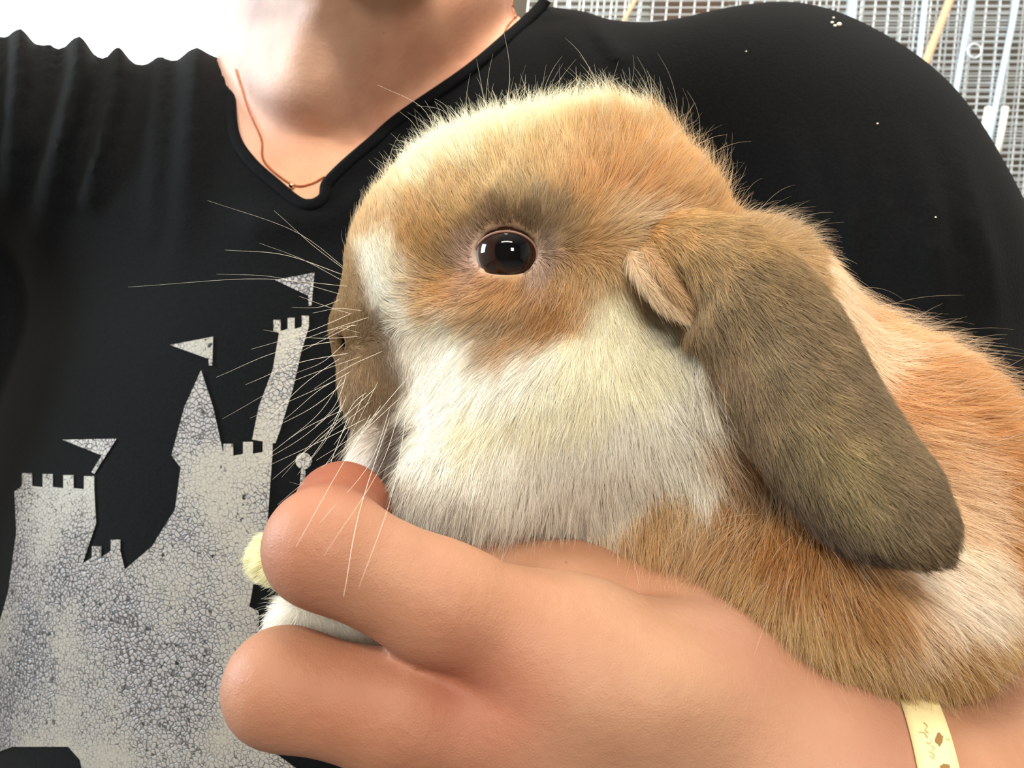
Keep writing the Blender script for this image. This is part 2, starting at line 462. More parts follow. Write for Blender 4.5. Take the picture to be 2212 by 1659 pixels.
# ------------------------------------------------------------------ person: forearm and hand
IDX = [(1680, 1590, .160, 175), (1230, 1420, .153, 160), (950, 1302, .143, 126), (702, 1182, .140, 122)]
MID = [(1750, 1690, .152, 190), (1180, 1600, .150, 150), (870, 1545, .143, 126), (612, 1484, .142, 118)]
RNG = [(1780, 1790, .155, 180), (1200, 1800, .152, 140), (960, 1790, .147, 118), (790, 1790, .147, 108)]
PNK = [(1800, 1880, .160, 160), (1250, 1960, .157, 120), (1060, 1960, .152, 104), (930, 1950, .152, 95)]
THB = [(1780, 1690, .172, 140), (1480, 1370, .176, 150), (1230, 1290, .176, 112), (1040, 1235, .180, 92), (900, 1200, .185, 80)]
def hand_sd(p):
    palm = None
    for c in (IDX, MID, RNG, PNK):
        for fn in chain(c[:2]):
            palm = fn(p) if palm is None else smin(palm, fn(p), 0.012)
    palm = smin(palm, Cn((1780, 1700, .153, 200), (2000, 1752, .155, 212))(p), 0.015)
    for fn in chain([(2000, 1752, .155, 212), (2350, 1715, .178, 268), (3000, 1700, .235, 270)]): palm = smin(palm, fn(p), 0.012)
    palm = smin(palm, E(1330, 1480, .146, 260, 130, .012)(p), 0.012)
    d = palm
    backs = ([(702, 1182, .140, 122), (738, 1098, .164, 92), (820, 1120, .190, 80)],
             [(612, 1484, .142, 118), (650, 1480, .164, 98), (800, 1500, .178, 84)],
             [(790, 1790, .147, 108), (820, 1780, .168, 92), (960, 1780, .182, 80)],
             [(930, 1950, .152, 95), (950, 1940, .170, 82), (1080, 1930, .182, 72)])
    fs = []
    for c, b in zip((IDX, MID, RNG, PNK), backs):
        g = None
        for fn in chain(c[1:]): g = fn(p) if g is None else smin(g, fn(p), 0.004)
        for fn in chain(b): g = smin(g, fn(p), 0.004)
        fs.append(g)
    fing = fs[0]
    for g in fs[1:]: fing = smin(fing, g, 0.0015)
    d = smin(d, fing, 0.0075)
    th = None
    for fn in chain(THB): th = fn(p) if th is None else smin(th, fn(p), 0.006)
    d = smin(d, th, 0.0022)
    d = smin(d, E(1540, 1440, .163, 190, 150, .018)(p), 0.010)
    # furrows: between thumb and index finger, and at the root of the two fingers
    for a, b, r, k in (((1090, 1196, .155, 3), (1220, 1216, .155, 9), .07, .0016), ((1220, 1216, .155, 9), (1490, 1252, .155, 6), .07, .0016), ((935, 1165, .150, 8), (950, 1195, .150, 3), .08, .0015)):
        c = Cn(a, b, r)(p); d = -smin(-d, c, k)
    return d
v3, f3 = surface(hand_sd, (-0.055, 0.10, -0.135), (0.27, 0.275, 0.0), 0.0011)
v3 = relax(v3, f3, 2, 0.5)
hand_tree = bvh(v3, f3)

skin_pts = [  # px, py, skin colour, with brownish shading painted in at the lower left
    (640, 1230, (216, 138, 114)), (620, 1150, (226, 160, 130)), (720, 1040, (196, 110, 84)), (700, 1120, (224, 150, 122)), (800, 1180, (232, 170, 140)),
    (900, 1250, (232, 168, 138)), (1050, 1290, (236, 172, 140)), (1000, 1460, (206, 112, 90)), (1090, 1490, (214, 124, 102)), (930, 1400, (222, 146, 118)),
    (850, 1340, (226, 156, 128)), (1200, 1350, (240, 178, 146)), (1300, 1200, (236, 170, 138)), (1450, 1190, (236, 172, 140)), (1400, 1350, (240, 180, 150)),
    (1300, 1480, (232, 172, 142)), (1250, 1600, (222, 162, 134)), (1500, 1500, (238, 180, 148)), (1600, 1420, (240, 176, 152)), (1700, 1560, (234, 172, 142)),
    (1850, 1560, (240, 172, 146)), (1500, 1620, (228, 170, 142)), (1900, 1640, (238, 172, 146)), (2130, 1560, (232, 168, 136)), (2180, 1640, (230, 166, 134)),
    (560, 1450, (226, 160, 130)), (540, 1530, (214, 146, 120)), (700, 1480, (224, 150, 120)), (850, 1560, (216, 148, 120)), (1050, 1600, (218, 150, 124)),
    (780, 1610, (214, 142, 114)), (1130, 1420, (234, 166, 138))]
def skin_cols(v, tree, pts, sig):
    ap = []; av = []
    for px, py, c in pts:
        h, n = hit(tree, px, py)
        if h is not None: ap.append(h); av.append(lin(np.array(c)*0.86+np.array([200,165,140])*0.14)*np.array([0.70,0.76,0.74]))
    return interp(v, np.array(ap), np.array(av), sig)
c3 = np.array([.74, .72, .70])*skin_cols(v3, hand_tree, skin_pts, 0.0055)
body_tree = bvh(v2, f2)
c2 = 1.42*skin_cols(v2, body_tree, [(620, 100, (232, 190, 176)), (560, 200, (226, 190, 184)), (750, 60, (226, 170, 148)), (700, 250, (236, 172, 148)), (850, 150, (238, 170, 144)),
                               (650, 350, (242, 182, 150)), (900, 200, (238, 170, 144)), (1080, 60, (240, 172, 144)), (540, 290, (240, 180, 160)), (980, 60, (236, 168, 140))], 0.012)
BASE = np.array([-0.05, 0.45, -0.25])
person = root('person', 'person in a black v-neck top with cracked silver print, holding the rabbit', 'person', BASE)
vv = np.concatenate([v2, v3]); ff = np.concatenate([f2, f3+len(v2)])
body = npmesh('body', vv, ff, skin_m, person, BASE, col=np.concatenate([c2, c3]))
shirt = npmesh('shirt', SHv, SHf, shirt_m, person, BASE)
shirt_tree = bvh(SHv, SHf)

# neckline binding
edge = spline([(500, 92), (505, 200), (514, 288), (548, 343), (600, 390), (655, 432), (690, 424), (698, 394), (735, 354), (800, 298), (860, 246), (1000, 150), (1090, 75), (1162, 8), (1180, -30)], 120)
# the print lies on the shirt: outlines in pixels, laid onto the cloth
def lay(px, py, tree=None, off=0.0004):
    h, n = hit(tree or shirt_tree, px, py)
    if h is None: return None
    if n.y > 0: n = -n
    return np.array(h+n*off)
def patch(name, polys, mat, parent, org, tree, step=9, off=0.0005):
    V = []; Fc = []
    for poly in polys:
        pts = []
        n = len(poly)
        for i in range(n):
            a = np.array(poly[i], float); b = np.array(poly[(i+1) % n], float)
            m = max(1, int(np.hypot(*(b-a))/step))
            for k in range(m): pts.append(a+(b-a)*k/m)
        nb = len(pts)
        xs, ys = np.array(pts).T
        gx, gy = np.meshgrid(np.arange(xs.min(), xs.max(), step), np.arange(ys.min(), ys.max(), step))
        sd = poly_sd(gx.ravel().astype(np.float32), gy.ravel().astype(np.float32), pts)
        inn = np.stack([gx.ravel(), gy.ravel()], 1)[sd < -step*0.45]
        pts = pts+list(inn)
        r = delaunay_2d_cdt([Vector(p) for p in pts], [(i, (i+1) % nb) for i in range(nb)], [list(range(nb))], 1, 1e-4)
        o = len(V); ok = []
        for p in r[0]:
            q = lay(p[0], p[1], tree, off); ok.append(q is not None); V.append(q if q is not None else np.zeros(3))
        for t in r[2]:
            if all(ok[i] for i in t): Fc.append(tuple(i+o for i in t))
    return npmesh(name, V, Fc, mat, parent, org)
def wob(pts, amp, n, seed):
    return pts
tower = lambda x, y0, y1, w0, w1: [(x-w0, y0), (x+w0, y0), (x+w1, y1), (x-w1, y1)]
# a plain generic stand-in: a block of round-shouldered, merloned turrets with plain pennants
def merlons(x0, x1, y, lean=0.0, n=3, h=26):
    out = []; w_ = (x1-x0)/(2*n-1)
    for i in range(n):
        a = x0+2*i*w_
        out += [(a, y+lean*(a-x0)), (a, y-h+lean*(a-x0)), (a+w_, y-h+lean*(a-x0)), (a+w_, y+lean*(a-x0))]
    return out
main_mass = [(-20, 1420), (20, 1280), (38, 1150), (34, 1062)]+merlons(50, 206, 1050, .05, 4, 28)+[(210, 1130), (180, 1220), (118, 1300), (112, 1362), (134, 1380), (142, 1290)]\
    +merlons(160, 262, 1218, -.35, 3, 24)+[(272, 1230), (330, 1180), (380, 1100), (392, 1010)]+[(372, 984), (400, 880), (436, 800), (462, 880), (484, 980), (452, 988), (440, 1080), (424, 1140), (448, 1130), (478, 1050)]\
    +merlons(484, 590, 985, -.1, 3, 26)+[(584, 1060), (578, 1140), (556, 1220), (540, 1310), (560, 1320), (560, 1400), (500, 1480), (560, 1600), (700, 1700), (188, 1700), (175, 1640), (150, 1612), (30, 1612), (-20, 1630)]
spire = [(546, 950), (560, 880), (590, 800), (604, 720)]+merlons(592, 668, 716, -.15, 3, 24)+[(652, 760), (634, 840), (606, 930), (596, 958)]
flags = [[(595, 606), (680, 590), (674, 660), (668, 662), (667, 640)],
         [(369, 746), (462, 728), (460, 790), (453, 790), (452, 776)],
         [(137, 950), (254, 948), (206, 1024), (200, 1020), (222, 984)]]
balls = [[(657+18*math.cos(a), 996+18*math.sin(a)) for a in np.linspace(0, 2*PI, 13)[:-1]], [(652, 1012), (660, 1012), (664, 1090), (644, 1090)]]
patch('printed_design', [main_mass, spire]+flags+balls, print_m, shirt, BASE, shirt_tree)
lint_m = simple('white_lint', (240, 236, 220), 0.6)
for lx, ly, lr in ((1797, 50, 4), (1803, 57, 4), (1812, 54, 6), (1895, 268, 2.5), (2020, 470, 2.2), (1612, 112, 2), (1800, 40, 3)):
    q = lay(lx, ly, off=0.0003)
    if q is None: continue
    v_, f_ = ball(q, lr*q[1]/F, 5, (1, .5, .7)); npmesh('lint_speck', v_, f_, lint_m, shirt, BASE)
# collar
cp = []
cv = []; cf = []
ok_n = 0
for i, (ex, ey) in enumerate(edge):
    j = min(i+1, len(edge)-1); k = max(i-1, 0)
    t = edge[j]-edge[k]; t /= np.hypot(*t)+1e-9
    nrm = np.array([t[1], -t[0]])                    # points away from the opening or into it
    if poly_sd(np.array([ex+nrm[0]*12], np.float32), np.array([ey+nrm[1]*12], np.float32), neck_poly)[0] < 0: nrm = -nrm
    best = None
    for s in (14, 26, 40, 60):
        q = lay(ex+nrm[0]*s, ey+nrm[1]*s)
        if q is not None and q[1] < 0.45: best = q; break
    if best is None: continue
    dd = best[1]
    cp.append((ex, ey, nrm, dd))
dd = np.array([c[3] for c in cp]); kk = np.ones(9)/9; dd = np.convolve(np.pad(dd, 4, mode='edge'), kk, 'valid')
for (ex, ey, nrm, _), d in zip(cp, dd):
    for s, off in ((-3, .0030), (-4, 0), (-1, -.0012), (5, -.0016), (12, -.0016), (19, -.0013), (22, .0010)):
        cv.append(P(ex+nrm[0]*s, ey+nrm[1]*s, d+off))
for i in range(len(cp)-1):
    for k in range(6): cf.append((i*7+k, i*7+k+1, (i+1)*7+k+1, (i+1)*7+k))
npmesh('collar', cv, cf, shirt_m, shirt, BASE)

# ------------------------------------------------------------------ necklace
gold = simple('rose_gold', (224, 150, 110), 0.25, 1.0)
def skin_at(px, py, off=0.0006):
    h, n = hit(body_tree, px, py)
    if h is None: h, n, _, _ = body_tree.find_nearest(Vector(P(px, py, 0.36)))
    return np.array(h)+np.array(n if n.y < 0 else -n)*off
npts1 = spline([(512, 150), (524, 190), (540, 240), (566, 300), (570, 345), (600, 378), (640, 402), (672, 398), (700, 384)], 170)
npts2 = spline([(1140, -30), (1125, 20), (1095, 60), (1080, 95), (1066, 130)], 75)
nk = root('necklace', 'thin rose gold chain necklace lying on the skin inside the v neckline', 'necklace', skin_at(640, 402))
parts = []
for pl in (npts1, npts2):
    pw = np.array([skin_at(a, b) for a, b in pl])
    for i in range(len(pw)-1):
        a, b = Vector(pw[i]), Vector(pw[i+1]); m = (a+b)/2; t = (b-a).normalized()
        s = t.cross(Vector((0, 1, 0))).normalized(); q = s if i % 2 else s.cross(t)
        L_ = max((b-a).length*0.68, 0.0006)
        ring = [m+t*math.cos(u)*L_+q*math.sin(u)*0.0004 for u in np.linspace(0, 2*PI, 9)[:-1]]
        parts.append(tube(ring, 0.00012, 4, True))
v_, f_ = merge(parts)
ch = npmesh('chain', v_, f_, gold, nk, ORG[nk.name]); ch['kind'] = 'stuff'
v_, f_ = ball(skin_at(632, 404, 0.0013), 0.0011)
npmesh('bead', v_, f_, simple('pale_bead', (240, 205, 180), 0.15, 1.0), nk, ORG[nk.name])

# ------------------------------------------------------------------ wristband
wa = P(1982, 1750, .1548); wdir = (P(2350, 1715, .178)-P(2000, 1752, .155)); wdir /= np.linalg.norm(wdir)
s1 = np.cross(wdir, [0, 1, 0]); s1 /= np.linalg.norm(s1); s2 = np.cross(s1, wdir)
band_w = 0.0070
wdir = np.array([0.955, -0.25, 0.06]); wdir /= np.linalg.norm(wdir); s1 = np.cross(wdir, [0, 1, 0]); s1 /= np.linalg.norm(s1); s2 = np.cross(s1, wdir)
wb_o = root('wristband', 'narrow pale yellow paper wristband with faint brown marks around the wrist', 'wristband', wa+s1*0)
wv = []; wf = []; NB = 96; NR = 5
for k in range(NB):
    an = 2*PI*k/NB; rd = s1*math.cos(an)+s2*math.sin(an)
    rr = []
    for q in range(NR):
        o = wa+wdir*(q/(NR-1)-0.5)*band_w
        h = hand_tree.ray_cast(Vector(o+rd*0.08), Vector(-rd))
        rr.append((Vector(h[0])-Vector(o)).length if h[0] is not None else 0.019)
    r0 = max(rr)
    for q in range(NR):
        o = wa+wdir*(q/(NR-1)-0.5)*band_w
        wv.append(o+rd*(0.5*rr[q]+0.5*r0+0.0005))
    for q in range(NR):
        o = wa+wdir*(q/(NR-1)-0.5)*band_w
        wv.append(o+rd*(0.5*rr[q]+0.5*r0+0.0002))
for k in range(NB):
    a = k*2*NR; b = ((k+1) % NB)*2*NR
    for q in range(NR-1):
        wf.append((a+q, b+q, b+q+1, a+q+1)); wf.append((a+NR+q, a+NR+q+1, b+NR+q+1, b+NR+q))
    wf.append((a, a+NR, b+NR, b)); wf.append((a+NR-1, b+NR-1, b+2*NR-1, a+2*NR-1))
npmesh('strap', wv, wf, simple('pale_paper', (222, 206, 156), 0.55), wb_o, ORG[wb_o.name])
wtree = BVHTree.FromPolygons([Vector(a) for a in wv], wf)
def blob(cx, cy, rx, ry, n, seed, j=0.3):
    r = random.Random(seed)
    return [(cx+rx*(1+r.uniform(-j, j))*math.cos(a), cy+ry*(1+r.uniform(-j, j))*math.sin(a)) for a in np.linspace(0, 2*PI, n+1)[:-1]]
def stroke(pts, w_=1.6):
    pts = spline(pts, 9); L1 = []; L2 = []
    for i, p in enumerate(pts):
        t = pts[min(i+1, 8)]-pts[max(i-1, 0)]; t = t/(np.hypot(*t)+1e-9); n = np.array([-t[1], t[0]])*w_*0.5
        L1.append(p+n); L2.append(p-n)
    return [tuple(a) for a in L1+L2[::-1]]
strokes = [stroke(s) for s in ([(1995, 1562), (2003, 1570), (1998, 1578), (2006, 1585)], [(1984, 1583), (1996, 1584), (2004, 1596)], [(2010, 1612), (2018, 1616), (2013, 1624)],
           [(2004, 1624), (2014, 1628), (2018, 1636)], [(2009, 1634), (2018, 1640)], [(2042, 1596), (2052, 1600)], [(2000, 1604), (2008, 1608), (2012, 1600)])]
ink_m = simple('faint_ink', (176, 148, 96), 0.7)
for st in strokes: patch('pen_mark', [st], ink_m, wb_o, ORG[wb_o.name], wtree, step=3, off=0.0002)
stain_m = simple('brown_stain', (132, 96, 48), 0.7)
for st in (blob(2029, 1598, 8, 13, 12, 3), blob(2041, 1656, 10, 6, 10, 5)): patch('stain', [st], stain_m, wb_o, ORG[wb_o.name], wtree, step=4, off=0.0002)

# ------------------------------------------------------------------ rabbit
EYE = P(1093, 552, 0.1735)
head_parts = [
    E(1270, 545, .197, 296, 262, .030), E(1060, 520, .196, 252, 208, .025), E(905, 690, .195, 140, 165, .0185), E(792, 720, .194, 62, 78, .0095),
    E(835, 840, .194, 78, 105, .0130), E(865, 985, .190, 72, 80, .0135), E(1200, 868, .195, 328, 242, .0325), E(1010, 988, .190, 195, 120, .028),
    E(880, 575, .195, 108, 120, .0165)]
def rabbit_sd(p):
    h = None
    for fn in head_parts: h = fn(p) if h is None else smin(h, fn(p), 0.010)
    h = smin(h, E(768, 706, .1915, 46, 52, .0078)(p), 0.003)
    h = smin(h, E(806, 835, .190, 58, 72, .0112)(p), 0.004)
    # brow above the eye, cheek bone below, hollow for the eye
    h = smin(h, E(1110, 472, .176, 130, 34, .0075)(p), 0.006)
    h = smin(h, E(1090, 655, .176, 170, 40, .0070)(p), 0.008)
    nostril = E(748, 742, .1875, 15, 26, .004)(p); h = -smin(-h, nostril, 0.0015)
    mouth = Cn((838, 925, .178, 8), (850, 985, .178, 6))(p); h = -smin(-h, mouth, 0.003)
    b = None
    for fn in (E(1590, 800, .203, 240, 310, .036), E(1820, 1080, .205, 325, 360, .047), E(1690, 1230, .181, 200, 225, .034), E(1840, 1270, .184, 240, 190, .037),
               E(1450, 1120, .200, 260, 160, .026), E(1560, 830, .192, 130, 230, .030)):
        b = fn(p) if b is None else smin(b, fn(p), 0.016)
    b = smin(b, Cn((1400, 1230, .198, 120), (950, 1235, .186, 75))(p), 0.012)
    b = smin(b, Cn((950, 1235, .186, 75), (590, 1205, .168, 48))(p), 0.006)
    l2 = Cn((1300, 1400, .195, 110), (950, 1400, .180, 75))(p); l2 = smin(l2, Cn((950, 1400, .180, 75), (640, 1350, .160, 52))(p), 0.006)
    b = smin(b, l2, 0.008)
    d = smin(h, b, 0.008)
    q = p-EYE.astype(np.float32)
    d = smin(d, np.sqrt((q*q).sum(-1))-0.0079, 0.003)
    open_ = (np.sqrt((q[..., 0]/.00640)**2+(q[..., 2]/.00485)**2)-1)*.0050
    open_ = np.maximum(open_, q[..., 1])
    d = -smin(-d, open_, 0.0008)
    return d
rv, rf = surface(rabbit_sd, (-0.075, 0.13, -0.10), (0.17, 0.27, 0.085), 0.0014)
rv = relax(rv, rf, 1, 0.4)
rn = vnormals(rv, rf)
rtree = bvh(rv, rf)
RB = P(1750, 1560, 0.20)
rabbit = root('rabbit', 'orange and white lop-eared rabbit with a grey-brown ear, resting on the hand', 'rabbit', RB)

W_ = (243, 236, 218); WC = (240, 229, 196)
cols = [ # px, py, coat colour, in places with shade painted in
 (1270,270,(236,218,176)),(1120,300,(238,222,180)),(1000,345,(238,224,186)),(910,405,(240,226,188)),(850,450,(226,196,150)),(1400,290,(226,188,136)),(1500,350,(218,172,114)),(1570,420,(216,168,112)),
 (1200,360,(228,188,132)),(1330,350,(216,164,106)),(1080,385,(226,192,140)),(960,420,(222,182,130)),(1010,440,(206,166,112)),(1110,435,(184,152,108)),(1190,475,(168,142,108)),(1290,450,(212,162,106)),
 (1400,420,(216,162,106)),(1500,460,(210,156,98)),(1250,400,(220,166,108)),(1340,400,(210,152,96)),(1450,380,(218,166,108)),
 (805,500,(204,160,108)),(860,510,(206,156,98)),(925,520,(200,152,96)),(985,560,(168,142,108)),(900,460,(212,164,106)),(830,470,(216,176,126)),(960,490,(200,156,102)),(940,580,(180,146,104)),(893,550,(196,148,92)),
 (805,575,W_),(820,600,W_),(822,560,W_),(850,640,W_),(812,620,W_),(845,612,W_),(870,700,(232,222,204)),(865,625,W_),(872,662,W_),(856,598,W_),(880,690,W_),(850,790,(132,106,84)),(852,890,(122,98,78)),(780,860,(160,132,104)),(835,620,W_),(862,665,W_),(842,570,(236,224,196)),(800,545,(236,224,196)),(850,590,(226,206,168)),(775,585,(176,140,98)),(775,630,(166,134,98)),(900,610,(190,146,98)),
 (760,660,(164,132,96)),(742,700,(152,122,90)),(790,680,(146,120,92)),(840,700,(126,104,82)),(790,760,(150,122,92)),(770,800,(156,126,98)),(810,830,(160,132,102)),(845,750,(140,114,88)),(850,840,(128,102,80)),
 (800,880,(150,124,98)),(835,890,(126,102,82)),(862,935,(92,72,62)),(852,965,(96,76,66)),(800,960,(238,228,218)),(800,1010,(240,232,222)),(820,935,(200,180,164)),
 (885,720,(234,222,200)),(880,780,(232,222,204)),(900,860,(238,230,212)),(920,950,W_),(950,850,W_),(1000,750,W_),(1050,900,WC),(1100,1000,W_),(1200,850,WC),(1200,1000,W_),(1300,700,WC),(1320,640,(238,224,190)),
 (1400,760,WC),(1400,950,W_),(1500,850,W_),(1500,990,W_),(900,1010,W_),(950,1080,W_),(1100,1110,W_),(1300,1080,W_),(1050,820,W_),(1150,780,W_),(1250,760,WC),(1460,720,(238,228,206)),(930,760,W_),(980,700,(238,228,208)),
 (905,640,(210,158,104)),(960,620,(208,150,90)),(1040,622,(206,148,88)),(1110,640,(204,150,94)),(1190,612,(198,144,88)),(925,672,(222,178,128)),(1190,668,(184,128,76)),(1150,700,(180,138,94)),(1080,690,(186,154,120)),(1060,735,(178,148,120)),(1110,735,(186,136,88)),
 (1010,670,(214,176,132)),(1230,590,(206,158,102)),(1260,545,(204,154,98)),(1250,640,(204,154,100)),(1290,590,(214,176,128)),(1230,520,(180,146,106)),
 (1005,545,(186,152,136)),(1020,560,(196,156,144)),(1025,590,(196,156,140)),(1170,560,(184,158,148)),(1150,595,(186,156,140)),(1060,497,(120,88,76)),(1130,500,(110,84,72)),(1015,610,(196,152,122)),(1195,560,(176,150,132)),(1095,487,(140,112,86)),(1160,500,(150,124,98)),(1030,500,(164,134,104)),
 (1340,480,(222,186,142)),(1400,500,(208,180,150)),(1340,550,(210,168,118)),(1390,590,(198,158,112)),(1440,560,(190,150,108)),(1450,640,(214,188,160)),(1560,560,(190,150,104)),
 (1560,960,(196,156,118)),(1600,900,(182,146,112)),(1620,1000,(190,150,110)),(1570,820,(190,160,130)),  # coat behind the cheek, darkened to carry the shading there
 (1690,470,(204,162,114)),(1780,560,(226,184,138)),(1830,610,(242,212,184)),(1900,690,(240,204,170)),(1870,760,(238,200,164)),(1950,740,(232,182,134)),(2000,720,(236,194,152)),(2050,850,(216,154,98)),(2100,950,(214,150,94)),(1960,860,(222,162,108)),
 (2150,1100,(216,156,98)),(2000,960,(222,170,122)),(2040,1020,(228,182,140)),(2080,1080,(232,190,152)),(2110,1250,(236,208,180)),(2090,1300,(242,218,196)),(2020,1300,(240,212,190)),(2180,1200,(212,152,96)),(1970,1340,(232,196,164)),(2180,1000,(214,150,92)),
 (1560,1120,(196,152,104)),(1600,1100,(184,132,80)),(1700,1200,(176,118,66)),(1640,1240,(194,150,98)),(1800,1270,(188,134,82)),(1740,1330,(200,160,108)),(1850,1400,(202,162,110)),(1950,1450,(196,156,104)),(2050,1400,(198,152,98)),
 (1880,1500,(184,144,96)),(2130,1400,(202,156,100)),(1900,1320,(196,144,90)),(1680,1380,(196,158,110)),(2000,1520,(176,134,84)),(1480,1090,(200,160,112)),(1400,1150,(200,156,108)),(1340,1175,(206,164,120)),(1440,1160,(196,150,100)),
 (560,1200,(244,230,176)),(540,1160,(244,230,180)),(560,1250,(240,224,170)),(600,1330,(244,238,222)),(700,1380,(240,232,214))]
ap = []; av = []
for px, py, c in cols:
    h, n = hit(rtree, px, py)
    if h is not None: ap.append(h); av.append(lin(c))
ap = np.array(ap); av = np.array(av); sat_ = 1-av.min(1)/av.max(1); av = av*(1+sat_[:, None]*np.array([-.08, .0, .0]))
av = av**(0.86+0.20*np.clip((0.48-av.max(1))/0.2, 0, 1)-0.34*np.clip(av.min(1)/0.62, 0, 1))[:, None]
def coat(p):
    q = p+np.stack([wave(p, 420, s) for s in (1, 2, 3)], 1)*0.0014
    return interp(q, ap, av, 0.0026)
hide = npmesh('body', rv, rf, hide_m, rabbit, RB, col=coat(rv)*0.8)

flow = [ # px, py, dx, dy, length px, lift
 (1270,270,.05,-1,70,.62),(1120,300,-.1,-1,66,.55),(1000,345,-.35,-1,62,.5),(900,400,-.6,-.9,48,.45),(830,450,-.6,-.9,34,.4),(1400,290,.3,-1,70,.6),(1500,350,.7,-.8,70,.6),(1590,440,.9,-.5,70,.55),
 (1200,400,-.1,-1,58,.4),(1330,400,.15,-1,62,.4),(1080,420,-.2,-1,50,.35),(1000,450,-.5,-.9,44,.3),(1110,450,-.3,-.8,32,.25),(1190,480,.2,-.8,34,.3),(1450,420,.6,-.8,60,.4),(1290,500,.3,-.6,40,.3),
 (805,520,-.1,-1,24,.3),(870,500,0,-1,30,.25),(940,520,-.1,-1,28,.25),(985,570,-.3,-.7,20,.25),(830,600,-.2,-1,26,.25),(860,660,-.2,-.5,26,.25),
 (750,680,.2,-1,9,.35),(790,700,.3,-.6,12,.25),(790,800,.1,.8,14,.25),(840,760,.3,.6,16,.25),(850,860,.1,1,20,.3),(800,880,-.3,.9,22,.35),(855,950,-.1,1,24,.3),
 (800,970,-.7,.8,50,.5),(800,1020,-.5,.9,55,.5),(850,1070,-.35,1,78,.48),(920,1090,-.25,1,86,.48),
 (890,740,-.2,1,34,.3),(930,800,-.4,.9,48,.28),(1000,750,-.5,.8,50,.25),(1050,900,-.45,.9,66,.25),(1000,1010,-.2,1,76,.38),(1000,1080,-.2,1,90,.46),(1100,1090,-.05,1,92,.46),(1250,1090,.05,1,92,.46),(1200,850,-.25,1,66,.22),(1200,980,-.1,1,70,.28),
 (1300,720,-.1,1,55,.2),(1400,850,.1,1,66,.25),(1400,1000,.25,1,70,.35),(1500,850,.6,.8,70,.4),(1500,980,.6,.9,90,.46),(1540,900,.9,.5,88,.48),(1380,1080,.2,1,92,.46),(1430,700,.3,.9,40,.25),
 (900,650,-.8,.35,34,.4),(960,625,-.8,.3,38,.45),(1040,615,-.8,.2,30,.45),(1100,640,-.7,.4,34,.35),(1190,620,-.6,.6,44,.4),(1100,720,-.7,.6,50,.3),(1180,690,-.6,.8,50,.3),(1240,600,-.5,.7,44,.35),
 (1005,545,-.4,-.5,8,.3),(1185,560,.6,.2,8,.3),(1095,487,.1,-.9,14,.35),(1030,500,-.4,-.7,14,.3),(1160,500,.4,-.7,14,.3),(1020,600,-.6,.4,18,.4),(1140,605,.2,.7,10,.3),
 (1340,480,.6,-.5,50,.35),(1400,500,.8,-.1,46,.35),(1340,560,.1,.8,40,.3),(1390,590,.5,.8,40,.3),(1440,620,.6,.8,36,.3),
 (1690,470,.7,-.7,75,.6),(1800,580,.8,-.5,80,.55),(1900,680,.85,-.4,80,.5),(2000,740,.85,-.35,80,.5),(2100,900,.9,-.2,80,.45),(2000,950,.9,.35,75,.25),(2100,1100,.9,.4,75,.25),(2180,1200,.85,.5,75,.3),
 (2050,1280,.75,.7,75,.25),(1900,1330,.5,.85,75,.28),(1750,1330,.25,1,75,.3),(1650,1230,-.1,1,75,.4),(1560,1120,-.25,1,75,.5),(1700,1400,.15,1,75,.45),(1850,1480,.3,1,75,.4),(2000,1500,.35,1,70,.4),(2130,1400,.6,.8,70,.35),
 (1700,1200,.1,1,65,.3),(1600,1000,.3,1,55,.3),(1800,900,.6,.8,60,.25),
 (560,1200,-.8,.4,24,.35),(545,1150,-.8,0,24,.35),(570,1260,-.4,.9,30,.35),(600,1330,-.5,.6,34,.35),(700,1380,.3,.9,36,.35),(800,1410,.5,.7,30,.35)]
fp = []; fv = []
for px, py, dx, dy, L_, lift in flow:
    h, n = hit(rtree, px, py)
    if h is None: continue
    m = math.hypot(dx, dy); fp.append(h); fv.append((dx/m, 0, -dy/m, L_*h.y/F, lift))
fp = np.array(fp); fv = np.array(fv)

def scatter(v, f, n, dens):
    t = np.concatenate([f[:, [0, 1, 2]], f[:, [0, 2, 3]]])
    a, b, c = v[t[:, 0]], v[t[:, 1]], v[t[:, 2]]
    ar = np.linalg.norm(np.cross(b-a, c-a), axis=1)*dens[t].mean(1)
    i = rng.choice(len(t), n, p=ar/ar.sum())
    u = np.sqrt(rng.random(n)); s = rng.random(n)
    wts = np.stack([1-u, u*(1-s), u*s], 1)
    return (v[t[i]]*wts[..., None]).sum(1), t[i], wts
def strands(name, pts, col, rad, mat, parent, org):
    n, m, _ = pts.shape
    hc = D.hair_curves.new(name)
    hc.add_curves([m]*n)
    hc.attributes['position'].data.foreach_set('vector', (pts-org).astype(np.float32).ravel())
    r = hc.attributes.get('radius') or hc.attributes.new('radius', 'FLOAT', 'POINT')
    prof = np.linspace(1, 0.12, m)**0.8
    r.data.foreach_set('value', (rad[:, None]*prof[None]).astype(np.float32).ravel())
    a = hc.attributes.new('tint', 'FLOAT_COLOR', 'CURVE')
    a.data.foreach_set('color', np.concatenate([col, np.ones((n, 1))], 1).astype(np.float32).ravel())
    hc.materials.append(mat)
    o = link(name, hc, parent); o['kind'] = 'stuff'
    return o
